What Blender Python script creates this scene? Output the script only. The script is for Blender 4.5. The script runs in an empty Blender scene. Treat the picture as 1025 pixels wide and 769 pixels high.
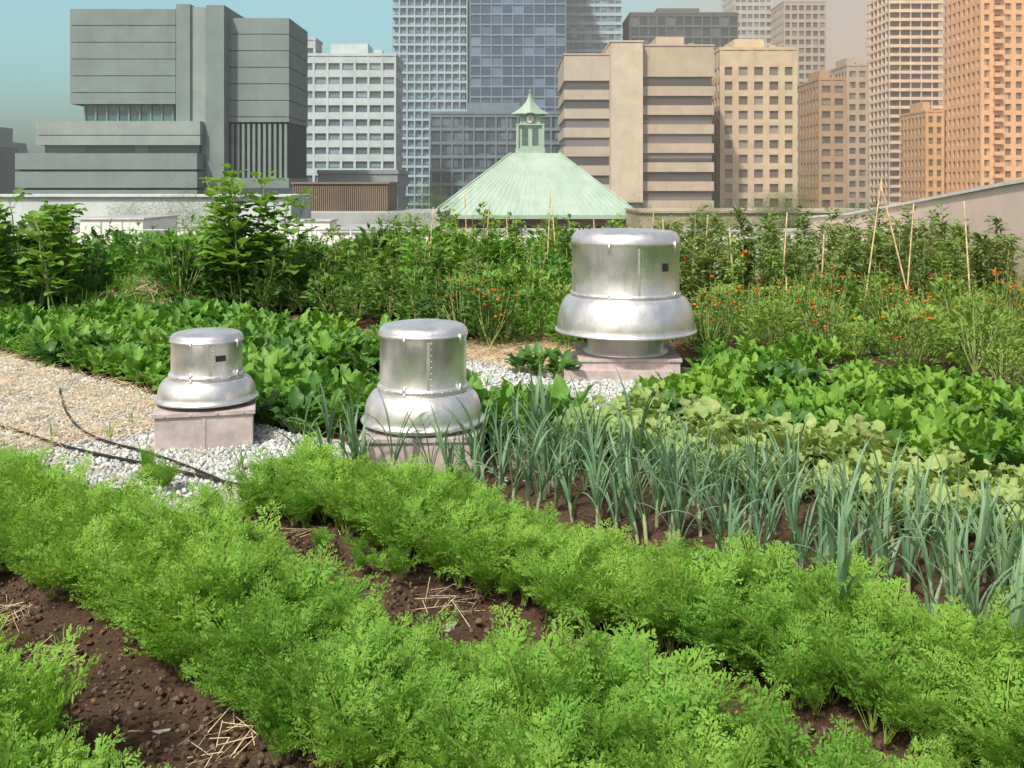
import bpy, math, random
import numpy as np
from mathutils import Vector
random.seed(5)
rng=np.random.default_rng(7)
U=rng.uniform
scene=bpy.context.scene
F=1000.0; HZ=185.0; H=2.2
D=(0.7507,-0.6606); N=(0.6606,0.7507)
def uv(u,v): return (u*D[0]+v*N[0], u*D[1]+v*N[1])
def pxX(x,Y): return (x-512)/F*Y
def pxZ(y,Y): return H+(HZ-y)/F*Y

# ------------------------------------------------------------ helpers
class MB:
    def __init__(s): s.v=[]; s.f=[]; s.m=[]
    def add(s,vs,fs,m=0):
        b=len(s.v); s.v.extend([tuple(map(float,p)) for p in vs])
        for f in fs: s.f.append(tuple(b+i for i in f)); s.m.append(m)
    def box(s,x0,x1,y0,y1,z0,z1,m=0):
        s.add([(x0,y0,z0),(x1,y0,z0),(x1,y1,z0),(x0,y1,z0),(x0,y0,z1),(x1,y0,z1),(x1,y1,z1),(x0,y1,z1)],
              [(0,3,2,1),(4,5,6,7),(0,1,5,4),(1,2,6,5),(2,3,7,6),(3,0,4,7)],m)
    def lathe(s,prof,seg=64,m=0,cx=0,cy=0):
        vs=[];fs=[]
        for r,z in prof:
            for k in range(seg):
                a=2*math.pi*k/seg; vs.append((cx+r*math.cos(a),cy+r*math.sin(a),z))
        for i in range(len(prof)-1):
            for k in range(seg):
                k2=(k+1)%seg; fs.append((i*seg+k,i*seg+k2,(i+1)*seg+k2,(i+1)*seg+k))
        s.add(vs,fs,m)
    def tube(s,p0,p1,r0,r1,seg=6,m=0):
        p0=Vector(p0);p1=Vector(p1);d=(p1-p0).normalized()
        a=d.orthogonal().normalized();b=d.cross(a)
        vs=[]
        for p,r in((p0,r0),(p1,r1)):
            for k in range(seg):
                t=2*math.pi*k/seg; vs.append(p+a*math.cos(t)*r+b*math.sin(t)*r)
        fs=[(k,(k+1)%seg,seg+(k+1)%seg,seg+k) for k in range(seg)]+[tuple(range(seg,2*seg))]
        s.add(vs,fs,m)
    def obj(s,name,mats,smooth=False,link=True,parent=None,bevel=0):
        me=bpy.data.meshes.new(name); me.from_pydata(s.v,[],s.f)
        for m in mats: me.materials.append(m)
        me.polygons.foreach_set('material_index',s.m)
        if smooth: me.polygons.foreach_set('use_smooth',[True]*len(s.f))
        me.update()
        o=bpy.data.objects.new(name,me)
        if link: scene.collection.objects.link(o)
        if parent: o.parent=parent
        if bevel:
            b=o.modifiers.new('b','BEVEL'); b.width=bevel; b.segments=2; b.limit_method='ANGLE'
        return o
def empty(name,loc=(0,0,0),rz=0):
    e=bpy.data.objects.new(name,None); scene.collection.objects.link(e); e.location=loc; e.rotation_euler=(0,0,rz); e.empty_display_size=.2; return e

def newmat(name):
    m=bpy.data.materials.new(name); m.use_nodes=True; nt=m.node_tree; nt.nodes.clear(); return m,nt
def nd(nt,t,**kw):
    n=nt.nodes.new(t)
    for k,v in kw.items(): setattr(n,k,v)
    return n
def c4(c): return (c[0],c[1],c[2],1)
def mix(nt,fac,a,b,mode='MIX'):
    n=nt.nodes.new('ShaderNodeMix'); n.data_type='RGBA'; n.blend_type=mode
    for sock,val in((0,fac),(6,a),(7,b)):
        if hasattr(val,'is_output') : nt.links.new(val,n.inputs[sock])
        elif sock==0: n.inputs[0].default_value=val
        else: n.inputs[sock].default_value=c4(val)
    return n.outputs[2]
def mrange(nt,val,a,b,c=0,d=1):
    n=nt.nodes.new('ShaderNodeMapRange'); n.inputs[1].default_value=a;n.inputs[2].default_value=b;n.inputs[3].default_value=c;n.inputs[4].default_value=d
    nt.links.new(val,n.inputs[0]); return n.outputs[0]
def noise(nt,scale,detail=4,vec=None,rough=.6):
    n=nd(nt,'ShaderNodeTexNoise'); n.inputs['Scale'].default_value=scale;n.inputs['Detail'].default_value=detail;n.inputs['Roughness'].default_value=rough
    if vec: nt.links.new(vec,n.inputs['Vector'])
    return n.outputs['Fac']
def pos(nt): return nd(nt,'ShaderNodeNewGeometry').outputs['Position']
def scalevec(nt,vec,s):
    n=nd(nt,'ShaderNodeVectorMath',operation='MULTIPLY'); nt.links.new(vec,n.inputs[0]); n.inputs[1].default_value=s; return n.outputs[0]
def out(nt,sh):
    o=nd(nt,'ShaderNodeOutputMaterial'); nt.links.new(sh,o.inputs[0])
def princ(nt,col,rough=.7,metal=0,spec=.5,bump=None,bs=.3,bd=.02):
    p=nd(nt,'ShaderNodeBsdfPrincipled')
    if hasattr(col,'is_output'): nt.links.new(col,p.inputs['Base Color'])
    else: p.inputs['Base Color'].default_value=c4(col)
    if hasattr(rough,'is_output'): nt.links.new(rough,p.inputs['Roughness'])
    else: p.inputs['Roughness'].default_value=rough
    p.inputs['Metallic'].default_value=metal; p.inputs['Specular IOR Level'].default_value=spec
    if bump is not None:
        b=nd(nt,'ShaderNodeBump'); b.inputs['Strength'].default_value=bs; b.inputs['Distance'].default_value=bd
        nt.links.new(bump,b.inputs['Height']); nt.links.new(b.outputs[0],p.inputs['Normal'])
    return p.outputs[0]
def leafmat(name,c1,c2,trans=.35,rough=.55,spec=.25,old=None):
    m,nt=newmat(name)
    oi=nd(nt,'ShaderNodeObjectInfo')
    base=mix(nt,oi.outputs['Random'],c1,c2)
    tc=nd(nt,'ShaderNodeTexCoord').outputs['Object']
    n=noise(nt,9,2,tc)
    base=mix(nt,mrange(nt,n,.35,.7,0,.5),base,tuple(x*.55 for x in c1))
    n2=noise(nt,.55,2,pos(nt))
    base=mix(nt,mrange(nt,n2,.4,.65,0,.5),base,(c2[0]*1.2,c2[1]*1.08,c2[2]*1.0))
    if old:
        n3=noise(nt,14,2,tc); base=mix(nt,mrange(nt,n3,.62,.7,0,.8),base,old)
    p=princ(nt,base,rough,0,spec)
    t=nd(nt,'ShaderNodeBsdfTranslucent')
    tcx=mix(nt,1.0,base,(1.4,1.35,.7),'MULTIPLY'); nt.links.new(tcx,t.inputs[0])
    ms=nd(nt,'ShaderNodeMixShader'); ms.inputs[0].default_value=trans
    nt.links.new(p,ms.inputs[1]); nt.links.new(t.outputs[0],ms.inputs[2]); out(nt,ms.outputs[0]); return m
def simple(name,c,rough=.7,metal=0,var=.25,sc=3,bump=0,spec=.4):
    m,nt=newmat(name); n=noise(nt,sc,6,pos(nt),.65)
    col=mix(nt,mrange(nt,n,.3,.7,0,1),tuple(x*(1-var) for x in c),tuple(min(1,x*(1+var*.6)) for x in c))
    out(nt,princ(nt,col,rough,metal,spec,n if bump else None,bump,.02)); return m

def scatter(name,templates,pts,rot,scl,idx):
    n=len(pts); me=bpy.data.meshes.new(name); me.vertices.add(n)
    me.vertices.foreach_set('co',np.asarray(pts,dtype=np.float32).ravel())
    a=me.attributes.new('rot','FLOAT_VECTOR','POINT'); a.data.foreach_set('vector',np.asarray(rot,dtype=np.float32).ravel())
    a=me.attributes.new('scl','FLOAT_VECTOR','POINT'); a.data.foreach_set('vector',np.asarray(scl,dtype=np.float32).ravel())
    a=me.attributes.new('idx','INT','POINT'); a.data.foreach_set('value',np.asarray(idx,dtype=np.int32))
    o=bpy.data.objects.new(name,me); scene.collection.objects.link(o)
    col=bpy.data.collections.new(name+'_parts')
    for t in templates: col.objects.link(t)
    g=bpy.data.node_groups.new(name+'_gn','GeometryNodeTree')
    g.interface.new_socket('Geometry',in_out='INPUT',socket_type='NodeSocketGeometry')
    g.interface.new_socket('Geometry',in_out='OUTPUT',socket_type='NodeSocketGeometry')
    gi=g.nodes.new('NodeGroupInput');go=g.nodes.new('NodeGroupOutput')
    ci=g.nodes.new('GeometryNodeCollectionInfo'); ci.inputs[0].default_value=col; ci.inputs[1].default_value=True; ci.inputs[2].default_value=True
    ip=g.nodes.new('GeometryNodeInstanceOnPoints'); ip.inputs['Pick Instance'].default_value=True
    def attr(nm,t):
        x=g.nodes.new('GeometryNodeInputNamedAttribute'); x.data_type=t; x.inputs[0].default_value=nm
        return [q for q in x.outputs if q.enabled and q.name=='Attribute'][0]
    e=g.nodes.new('FunctionNodeEulerToRotation')
    L=g.links.new
    L(gi.outputs[0],ip.inputs['Points']); L(ci.outputs[0],ip.inputs['Instance'])
    L(attr('rot','FLOAT_VECTOR'),e.inputs[0]); L(e.outputs[0],ip.inputs['Rotation'])
    L(attr('scl','FLOAT_VECTOR'),ip.inputs['Scale']); L(attr('idx','INT'),ip.inputs['Instance Index'])
    L(ip.outputs[0],go.inputs[0])
    md=o.modifiers.new('scatter','NODES'); md.node_group=g
    return o
def mkscatter(name,templates,P,smin,smax,tilt=.12,clump=0):
    P=np.asarray(P,float); n=len(P)
    if n==0: return
    rot=np.stack([U(-tilt,tilt,n),U(-tilt,tilt,n),U(0,6.283,n)],1)
    s=U(smin,smax,n)
    if clump: s=s*(1+clump*np.sin(P[:,0]*1.9+P[:,1]*.7)*np.sin(P[:,1]*2.3-P[:,0]*.8+1)+clump*.5*np.sin(P[:,0]*4.3+P[:,1]*3))
    scl=np.stack([s,s,s*(U(.85,1.15,n))],1)
    return scatter(name,templates,P,rot,scl,rng.integers(0,len(templates),n))
def bedpts(u0,u1,v0,v1,s,jit=.45,cond=None,z=0.0,edge=0.0,widen=0):
    P=[]
    for u in np.arange(u0,u1,s):
        ve=v1+widen*(u-u0)/(u1-u0)
        for v in np.arange(v0,ve+1e-6,s):
            uu=u+U(-jit,jit)*s; vv=v+U(-jit,jit)*s+edge*math.sin(u*2.3)+edge*.6*math.sin(u*5.1+1)
            x,y=uv(uu,vv)
            if y<2.2 or abs(x)>.56*y+1.4: continue
            if cond and not cond(x,y): continue
            P.append((x,y,z))
    return P
def rectpts(x0,x1,y0,y1,s,jit=.45,cond=None,z=0):
    P=[]
    for X in np.arange(x0,x1,s):
        for Y in np.arange(y0,y1,s):
            x=X+U(-jit,jit)*s;y=Y+U(-jit,jit)*s
            if abs(x)>.56*y+1.4: continue
            if cond and not cond(x,y): continue
            P.append((x,y,z))
    return P

# ------------------------------------------------------------ leaf geometry
def nrm(v): return v/ (np.linalg.norm(v)+1e-9)
def frond(mb,o,az,t0,bend,L):
    p=np.array(o,float); side=np.array([-math.sin(az),math.cos(az),0]); NS=10; st=L/NS
    path=[]
    for i in range(NS+1):
        t=i/NS; ti=t0+bend*t**1.6
        d=np.array([math.sin(ti)*math.cos(az),math.sin(ti)*math.sin(az),math.cos(ti)])
        path.append((p.copy(),d)); p=p+d*st
    w=.0026
    for i in range(0,NS,2):
        a,b=path[i][0],path[i+2][0]; n=np.cross(side,path[i][1])
        mb.add([a-side*w,a+side*w,b+side*w*.8,b-side*w*.8],[(0,1,2,3)],1)
        mb.add([a-n*w,a+n*w,b+n*w*.8,b-n*w*.8],[(0,1,2,3)],1)
    for t in np.linspace(.28,.98,9):
        f=t*NS; i=min(int(f),NS-1); c=path[i][0]+(path[i+1][0]-path[i][0])*(f-i); d=path[i][1]; n=np.cross(side,d)
        for s in(-1,1):
            pl=L*.36*(1.06-t)**.55*(.45+1.1*min(1,(t-.1)*2.2))*U(.75,1.15)*.72
            pd=nrm(d*.65+side*s*.85+n*U(-.5,.3)); ps=nrm(np.cross(pd,n)+U(-.4,.4,3)); 
            K=5
            for k in range(K):
                q=c+pd*pl*(k+.8)/K + np.array([0,0,-1])*pl*.12*(k/K)**2
                for s2 in(-1,1):
                    ld=nrm(pd*.75+ps*s2*.75+U(-.35,.35,3)); ll=pl*.36*(1.1-k/K*.65)*U(.75,1.3)
                    lw=nrm(np.cross(ld,n)+U(-.45,.45,3))*ll*.22
                    m_=q+ld*ll*.55
                    mb.add([q,m_+lw,q+ld*ll,m_-lw],[(0,1,2,3)],0)
def shp(kind,t):
    if kind=='ovate': return max(.02,math.sin(math.pi*min(1,max(0,t))**.72))**.85
    if kind=='strap': return (.75+.5*t if t<.35 else .925*(1-((t-.35)/.65)**2.2))+.02
    if kind=='spoon': return max(.03,math.sin(math.pi*t**1.15)**.7) if 0<t<1 else .05
    if kind=='lobed': return max(.03,math.sin(math.pi*min(1,t)**.8)**.8*(1+.22*math.sin(t*22))) if 0<t<1 else .04
def blade(mb,o,az,t0,bend,pet,L,W,wave=.15,fold=.2,ns=5,nc=4,kind='ovate',mb_=0,mp=1,petw=.006,roll=0,bp=1.4):
    p=np.array(o,float); side=np.array([-math.sin(az),math.cos(az),0]); ph=U(0,6)
    tot=pet+L
    def dirn(s):
        ti=t0+bend*(s/tot)**bp
        return np.array([math.sin(ti)*math.cos(az),math.sin(ti)*math.sin(az),math.cos(ti)])
    s=0
    if pet>0:
        for i in range(3):
            d=dirn(s); q=p+d*pet/3; n=np.cross(side,d)*petw
            mb.add([p-side*petw,p+n,p+side*petw,q+side*petw*.8,q+n*.8,q-side*petw*.8],[(0,1,4,5),(1,2,3,4)],mp)
            p=q; s+=pet/3
    vs=[];
    for i in range(ns+1):
        t=i/ns; d=dirn(s); n=np.cross(d,side)
        sd=side*math.cos(roll)+n*math.sin(roll); nn=np.cross(d,sd)
        w=W*.5*shp(kind,t)
        for j in range(nc+1):
            q=-1+2*j/nc
            vs.append(p+sd*q*w+nn*(fold*abs(q)*w+wave*w*math.sin(ph+t*11*(1 if q>0 else 1.3)+q*2)*abs(q)))
        p=p+d*L/ns; s+=L/ns
    fs=[(i*(nc+1)+j,i*(nc+1)+j+1,(i+1)*(nc+1)+j+1,(i+1)*(nc+1)+j) for i in range(ns) for j in range(nc)]
    mb.add(vs,fs,mb_)

# ------------------------------------------------------------ materials
M={}  # leaf colours below are lightened partly to imitate haze over the plants
M['carrot']=leafmat('carrot_leaf',(.145,.35,.05),(.25,.47,.08),.4,.6,.2)
M['carrots']=leafmat('carrot_stem',(.2,.32,.06),(.28,.4,.09),.2)
M['leek']=leafmat('leek_leaf',(.12,.25,.135),(.20,.35,.20),.25,.45,.4)
M['leekw']=leafmat('leek_shank',(.36,.44,.25),(.46,.5,.33),.2)
M['chard']=leafmat('chard_leaf',(.07,.22,.04),(.18,.39,.065),.33,.5,.3)
M['chardd']=leafmat('beet_leaf',(.035,.12,.025),(.08,.2,.04),.25,.45,.35)
M['chards']=leafmat('chard_stem',(.2,.33,.12),(.28,.38,.15),.2)
M['pale']=leafmat('pale_leaf',(.24,.39,.12),(.37,.5,.2),.35,.55,.25,(.45,.42,.2))
M['lett']=leafmat('green_leaf',(.10,.28,.04),(.22,.42,.065),.35,.5,.25)
M['bush']=leafmat('bush_leaf',(.06,.16,.04),(.15,.3,.065),.32,.5,.3)
M['bush2']=leafmat('bush_leaf_light',(.16,.3,.06),(.26,.42,.09),.35,.55,.25)
M['tom']=leafmat('tomato_leaf',(.11,.2,.06),(.23,.33,.10),.3,.55,.2,(.34,.27,.12))
M['okra']=leafmat('broad_leaf',(.12,.27,.05),(.2,.39,.08),.4,.5,.3)
M['tree']=leafmat('tree_leaf',(.06,.13,.04),(.11,.2,.06),.25)
M['stem']=simple('stem',(.2,.25,.08),.7)
M['orange']=simple('marigold_petal',(.8,.2,.015),.6)
M['red']=simple('tomato_fruit',(.65,.09,.02),.3)
M['straw']=simple('straw',(.64,.51,.33),.8,var=.35,sc=20)
M['bamboo']=simple('bamboo',(.5,.38,.22),.6,var=.4,sc=12)
M['bark']=simple('bark',(.09,.07,.05),.9)
M['hose']=simple('hose_black',(.015,.015,.016),.45)
m,nt=newmat('spun_aluminium'); tc=nd(nt,'ShaderNodeTexCoord').outputs['Object']
ring=noise(nt,1.0,5,scalevec(nt,tc,(1.5,1.5,240)),.7); blot=noise(nt,5.0,6,tc,.7)
stre=noise(nt,1.0,4,scalevec(nt,tc,(22,22,1.2)),.6)
col=mix(nt,mrange(nt,blot,.35,.7,0,1),(.74,.73,.72),(.9,.89,.88))
col=mix(nt,mrange(nt,stre,.5,.75,0,.5),col,(.47,.46,.44))
r=nd(nt,'ShaderNodeMath',operation='ADD'); nt.links.new(mrange(nt,blot,.3,.7,.27,.44),r.inputs[0]); nt.links.new(mrange(nt,stre,.4,.7,0,.12),r.inputs[1])
out(nt,princ(nt,col,r.outputs[0],.86,.5,ring,.14,.002)); M['alu']=m
M['galv']=simple('galvanised_curb',(.50,.43,.42),.6,.1,var=.3,sc=7,bump=.1)
M['label']=simple('label_plate',(.03,.03,.035),.35)
m,nt=newmat('soil'); p=pos(nt)
n1=noise(nt,2,6,p,.7); n2=noise(nt,35,6,p,.75); n3=noise(nt,9,5,p,.7)
col=mix(nt,mrange(nt,n1,.35,.65),(.08,.05,.034),(.17,.11,.075))
col=mix(nt,mrange(nt,n2,.4,.7,0,.8),col,(.05,.03,.02))
col=mix(nt,mrange(nt,n3,.62,.7,0,.35),col,(.3,.22,.14))
out(nt,princ(nt,col,.95,0,.1,n2,.9,.03)); M['soil']=m
m,nt=newmat('gravel_bed'); p=pos(nt)
vo=nd(nt,'ShaderNodeTexVoronoi'); vo.inputs['Scale'].default_value=38; nt.links.new(p,vo.inputs['Vector'])
sx=nd(nt,'ShaderNodeSeparateColor'); nt.links.new(vo.outputs['Color'],sx.inputs[0])
col=mix(nt,sx.outputs[0],(.34,.35,.33),(.56,.58,.56)); col=mix(nt,mrange(nt,vo.outputs['Distance'],.3,.7,0,.8),col,(.16,.14,.11))
out(nt,princ(nt,col,.9,0,.2,vo.outputs['Distance'],-.8,.02)); M['gravel']=m
M['roof']=simple('roof_membrane',(.35,.34,.31),.9,var=.3,sc=1.2)
def stonemat(name,a,b):
    m,nt=newmat(name); oi=nd(nt,'ShaderNodeObjectInfo'); col=mix(nt,oi.outputs['Random'],a,b)
    col=mix(nt,mrange(nt,noise(nt,60,3,pos(nt)),.4,.7,0,.4),col,tuple(x*.6 for x in a)); out(nt,princ(nt,col,.85,0,.3)); return m
M['stone']=stonemat('pebble',(.36,.385,.38),(.66,.70,.69)); M['clod']=stonemat('clod',(.07,.045,.03),(.18,.12,.08))

# ------------------------------------------------------------ templates
def T(mb,name,mats,smooth=True): return mb.obj(name,mats,smooth,link=False)
carrots=[]
for k in range(6):
    mb=MB()
    for i in range(12):
        az=i*2.4+U(-.3,.3); t0=U(.03,.55); frond(mb,(U(-.02,.02),U(-.02,.02),0),az,t0,U(.4,1.4),U(.28,.46))
    carrots.append(T(mb,'carrot_plant_leaves',[M['carrot'],M['carrots']],False))
leeks=[]
for k in range(6):
    mb=MB(); mb.lathe([(.012,0),(.013,.08),(.014,.14),(.009,.2)],8,2)
    base=U(0,3.1)
    for i in range(7):
        az=base+(i%2)*math.pi+U(-.4,.4); h=.03+.02*i
        blade(mb,(0,0,h),az,U(.02,.35)*(1.3-i/8),U(.1,1.4) if i>2 else U(1.0,2.5),0,U(.38,.66),U(.016,.032),.03,.5,8,2,'strap',bp=2.2)
    leeks.append(T(mb,'leek_plant_leaves',[M['leek'],M['leek'],M['leekw']]))
chards=[];pales=[];letts=[];beets=[]
for k in range(5):
    mb=MB()
    for i in range(15):
        blade(mb,(U(-.03,.03),U(-.03,.03),0),i*2.4+U(-.4,.4),U(.05,.85),U(.4,1.4),U(.05,.17),U(.10,.2),U(.06,.11),.4,.3,6,4)
    (beets if k==4 else chards).append(T(mb,'beet_plant_leaves' if k==4 else 'chard_plant_leaves',[M['chardd' if k==4 else 'chard'],M['chards']]))
    mb=MB()
    for i in range(17):
        blade(mb,(U(-.05,.05),U(-.05,.05),0),i*2.4+U(-.4,.4),U(.1,1.0),U(.4,1.4),U(.08,.2),U(.08,.15),U(.07,.13),.45,.25,7,4,'lobed')
    pales.append(T(mb,'squash_plant_leaves',[M['pale'],M['chards']]))
    mb=MB()
    for i in range(26):
        blade(mb,(U(-.06,.06),U(-.06,.06),0),i*2.4+U(-.5,.5),U(.05,1.0),U(.2,1.2),U(.02,.12),U(.09,.17),U(.045,.085),.5,.3,6,4,'lobed')
    letts.append(T(mb,'lettuce_plant_leaves',[M['lett'],M['chards']]))
def bush(nl,R,Hh,Ls,Lw,nf=0):
    mb=MB()
    for b in range(9):
        a=U(0,6.28); rr=R*U(.2,.7); mb.tube((0,0,0),(math.cos(a)*rr,math.sin(a)*rr,Hh*U(.5,.9)),.008,.003,5,1)
    for b in range(5):
        a=U(0,6.28); rr=R*U(.1,.8); top=Hh*U(1.0,1.35); bx,by=math.cos(a)*rr,math.sin(a)*rr
        mb.tube((bx*.6,by*.6,Hh*.4),(bx,by,top),.004,.002,4,1)
        for q in range(7): 
            f=U(.5,1); blade(mb,(bx*(.6+.4*f),by*(.6+.4*f),Hh*.4+(top-Hh*.4)*f),U(0,6.28),U(.4,1.3),.5,0,Ls*.7,Lw*.7,.1,.3,2,2)
    for i in range(nl):
        a=U(0,6.28); zz=U(.08,1)**.8; rr=R*math.sqrt(max(.02,1-(zz*1.6-.75)**2*.9))*U(.35,1.05)**.6
        o=(math.cos(a)*rr*.85,math.sin(a)*rr*.85,zz*Hh)
        blade(mb,o,a+U(-1,1),U(.4,1.5),U(.2,.9),.0,Ls*U(.7,1.3),Lw*U(.8,1.2),.12,.3,3,2,roll=U(-.6,.6))
    for i in range(nf):
        a=U(0,6.28); zz=U(.6,1.02); rr=R*U(.1,.85)
        c=np.array([math.cos(a)*rr,math.sin(a)*rr,zz*Hh+.03]); s=U(.018,.03)
        for q in range(7):
            b_=q*.9; ti=U(.5,1.4); d=np.array([math.cos(b_)*math.sin(ti),math.sin(b_)*math.sin(ti),math.cos(ti)]); sd=nrm(np.cross(d,[0,0,1.]))
            mb.add([c,c+d*s*.7+sd*s*.45,c+d*s*1.2,c+d*s*.7-sd*s*.45],[(0,1,2,3)],2)
    return mb
bushes=[T(bush(190,.3,.56,.11,.055),'pepper_plant_leaves',[M['bush'],M['stem']]) for k in range(4)]
bushm=[T(bush(190,.3,.58,.10,.05),'potato_plant_leaves',[M['chard'],M['stem']]) for k in range(3)]
bushl=[T(bush(250,.28,.46,.06,.026),'herb_plant_leaves',[M['bush2'],M['stem']]) for k in range(4)]
mari=[T(bush(240,.3,.48,.06,.02,12),'marigold_plant_leaves',[M['bush'],M['stem'],M['orange']]) for k in range(3)]
def tom(Hh,fruit=0):
    mb=MB(); mb.tube((0,0,0),(U(-.08,.08),U(-.08,.08),Hh*.95),.01,.005,6,1)
    for i in range(75):
        z=U(.05,1)*Hh; az=U(0,6.28); L=U(.14,.34)*(1.15-.55*z/Hh); t0=U(.3,1.5)
        d=np.array([math.sin(t0)*math.cos(az),math.sin(t0)*math.sin(az),math.cos(t0)])
        for q in range(6):
            f=(q//2+1)/3.2; s=1 if q%2 else -1
            o=np.array([0,0,z])+d*L*f+np.array([0,0,-1])*L*.4*f*f
            blade(mb,o,az+s*U(.5,1.2),t0+U(.1,.7),U(.2,.8),0,U(.06,.11),U(.03,.05),.2,.3,2,2,roll=U(-.5,.5))
    for i in range(fruit):
        a=U(0,6.28); z=U(.15,.6)*Hh; r=.03; c=(math.cos(a)*.14,math.sin(a)*.14)
        mb.lathe([(.001,z-r),(r*.8,z-r*.6),(r,z),(r*.8,z+r*.6),(.001,z+r)],8,2,c[0],c[1])
    return mb
toms=[T(tom(1.35,2),'tomato_plant_leaves',[M['tom'],M['stem'],M['red']]) for k in range(4)]
beans=[T(tom(1.3),'bean_plant_leaves',[M['bush2'],M['stem'],M['red']]) for k in range(3)]
def ico(name,mat,rough=.25):
    import bmesh
    me=bpy.data.meshes.new(name); b=bmesh.new(); bmesh.ops.create_icosphere(b,subdivisions=1,radius=1)
    for v in b.verts: v.co*=U(1-rough,1+rough)
    for v in b.verts: v.co.z*=.65
    b.to_mesh(me); b.free(); me.materials.append(mat); 
    return bpy.data.objects.new(name,me)
stones=[ico('pebble_piece',M['stone']) for k in range(4)]; clods=[ico('clod_piece',M['clod'],.4) for k in range(4)]
straws=[]
for k in range(3):
    mb=MB()
    for i in range(26):
        a=U(0,6.28); L=U(.04,.11); c=np.array([U(-.14,.14),U(-.14,.14),U(.004,.03)]); d=np.array([math.cos(a),math.sin(a),U(-.2,.25)])*L; s=np.array([-math.sin(a),math.cos(a),.3])*.0016
        mb.add([c-d-s,c-d+s,c+d+s,c+d-s],[(0,1,2,3)])
    straws.append(T(mb,'straw_piece',[M['straw']],False))
tleaf=[]
for k in range(3):
    mb=MB()
    for i in range(30):
        blade(mb,U(-.45,.45,3),U(0,6.28),U(.3,2),U(0,.5),0,U(.16,.28),U(.1,.16),.1,.2,1,2)
    tleaf.append(T(mb,'tree_leaf_piece',[M['tree']],False))
weeds=[]
for k in range(3):
    mb=MB()
    for i in range(14):
        blade(mb,(U(-.03,.03),U(-.03,.03),0),U(0,6.28),U(.1,.6),U(.3,1.2),0,U(.12,.3),.008,.0,.3,4,1,'strap')
    weeds.append(T(mb,'grass_piece',[M['lett']],True))

# ------------------------------------------------------------ ground
mb=MB(); mb.add([(-3000,-500,-14),(3000,-500,-14),(3000,6000,-14),(-3000,6000,-14)],[(0,1,2,3)])
mb.obj('ground',[simple('city_ground',(.12,.13,.11),.95,var=.4,sc=.02)])
mb=MB(); mb.box(-30,30,-6,36,-13.9,-.06); mb.obj('rooftop_slab',[M['roof']])
xs=np.arange(-16,16.01,.07); ys=np.arange(.5,24.01,.07)
X,Y=np.meshgrid(xs,ys); V=X*N[0]+Y*N[1]; Uc=X*D[0]+Y*D[1]
def bump(v,a,b,s=.18): return 1/(1+np.exp(-(v-a)/s*4))*1/(1+np.exp((v-b)/s*4))
Z=np.zeros_like(X)
for a,b in((.8,1.75),(2.35,3.3),(5.1,6.1),(6.4,7.6),(8,9.5)): Z+=.07*bump(V,a,b)*(1 if a<4 else (Uc>-5.6))
Z+=.06*bump(V,3.95,4.8)*(Uc>-6)
Z+=rng.normal(0,.006,Z.shape)+.012*np.sin(X*9+np.sin(Y*7)*2)*np.sin(Y*8.3+X)-.045
verts=np.stack([X,Y,Z],-1).reshape(-1,3); ny,nx=X.shape
ii=(np.arange(ny-1)[:,None]*nx+np.arange(nx-1)[None,:]).ravel(); quads=np.stack([ii,ii+1,ii+nx+1,ii+nx],1)
me=bpy.data.meshes.new('soil_bed'); me.vertices.add(len(verts)); me.vertices.foreach_set('co',verts.astype(np.float32).ravel())
me.loops.add(quads.size); me.loops.foreach_set('vertex_index',quads.ravel().astype(np.int32)); me.polygons.add(len(quads))
me.polygons.foreach_set('loop_start',np.arange(0,quads.size,4,dtype=np.int32)); me.polygons.foreach_set('use_smooth',np.ones(len(quads),bool)); me.update(calc_edges=True); me.materials.append(M['soil'])
o=bpy.data.objects.new('soil',me); scene.collection.objects.link(o)
def polysheet(name,pts,z,mat):
    mb=MB(); mb.add([(x,y,z) for x,y in pts],[tuple(range(len(pts)))]); return mb.obj(name,[mat])
polysheet('gravel_path',[uv(-18,3.45),uv(-6.0,3.55),uv(-5.9,4.9),uv(-4.9,5.0),uv(-4.9,6.0),uv(-7.6,5.35),uv(-18,5.3)],-.012,M['gravel'])
polysheet('gravel_patch',[uv(-8.6,7.3),uv(-5.8,7.3),uv(-5.6,8.6),uv(-5.3,10.4),uv(-8.4,10.4)],-.013,M['gravel'])
P=bedpts(-13.5,-6.0,3.4,5.35,.036,.5)+bedpts(-6.0,-4.8,4.85,6.0,.036,.5)
P=[(x,y,U(-.012,.01)) for x,y,z in P if U()<.95]
mkscatter('gravel',stones,P,.013,.027,1.5)
P=[(x,y,U(-.015,.008)) for x,y,z in bedpts(-8.6,-5.6,7.3,9.3,.05,.5)]
mkscatter('gravel.001',stones,P,.015,.032,1.5)
P=[]
for (u0,u1,v0,v1,s) in((-8,-1,1.5,2.5,.045),(-8,1,3.2,4.1,.05),(-6,1,4.7,5.3,.06),(-16,-7,8.9,10,.08)):
    P+=bedpts(u0,u1,v0,v1,s,.5,z=-.02)
P=[(x,y,z+U(0,.03)) for x,y,z in P if U()<.75]
mkscatter('soil_clods',clods,P,.004,.019,1.5)
P=[p for p in bedpts(-14,-8.3,3.5,5.3,.12,.5,z=.0)]+[p for p in bedpts(-8.6,-6,3.4,5.2,.22,.5,z=.0)if U()<.25]+bedpts(-9.6,-6.9,9.0,11.0,.11,.5,z=.0)+[p for p in bedpts(-8,1,1.7,4.2,.25) if U()<.1]+[p for p in bedpts(-16,-8.8,8.95,9.9,.16) if U()<.6]
mkscatter('straw_mulch',straws,P,.7,1.2,.25)
P=[(x,y,U(0,.62)*max(0,1-((x+6.2)/1.0)**2)*max(0,1-((y-16.8)/1.1)**2)) for x,y,z in rectpts(-7.2,-5.2,15.8,17.9,.11)]
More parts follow.
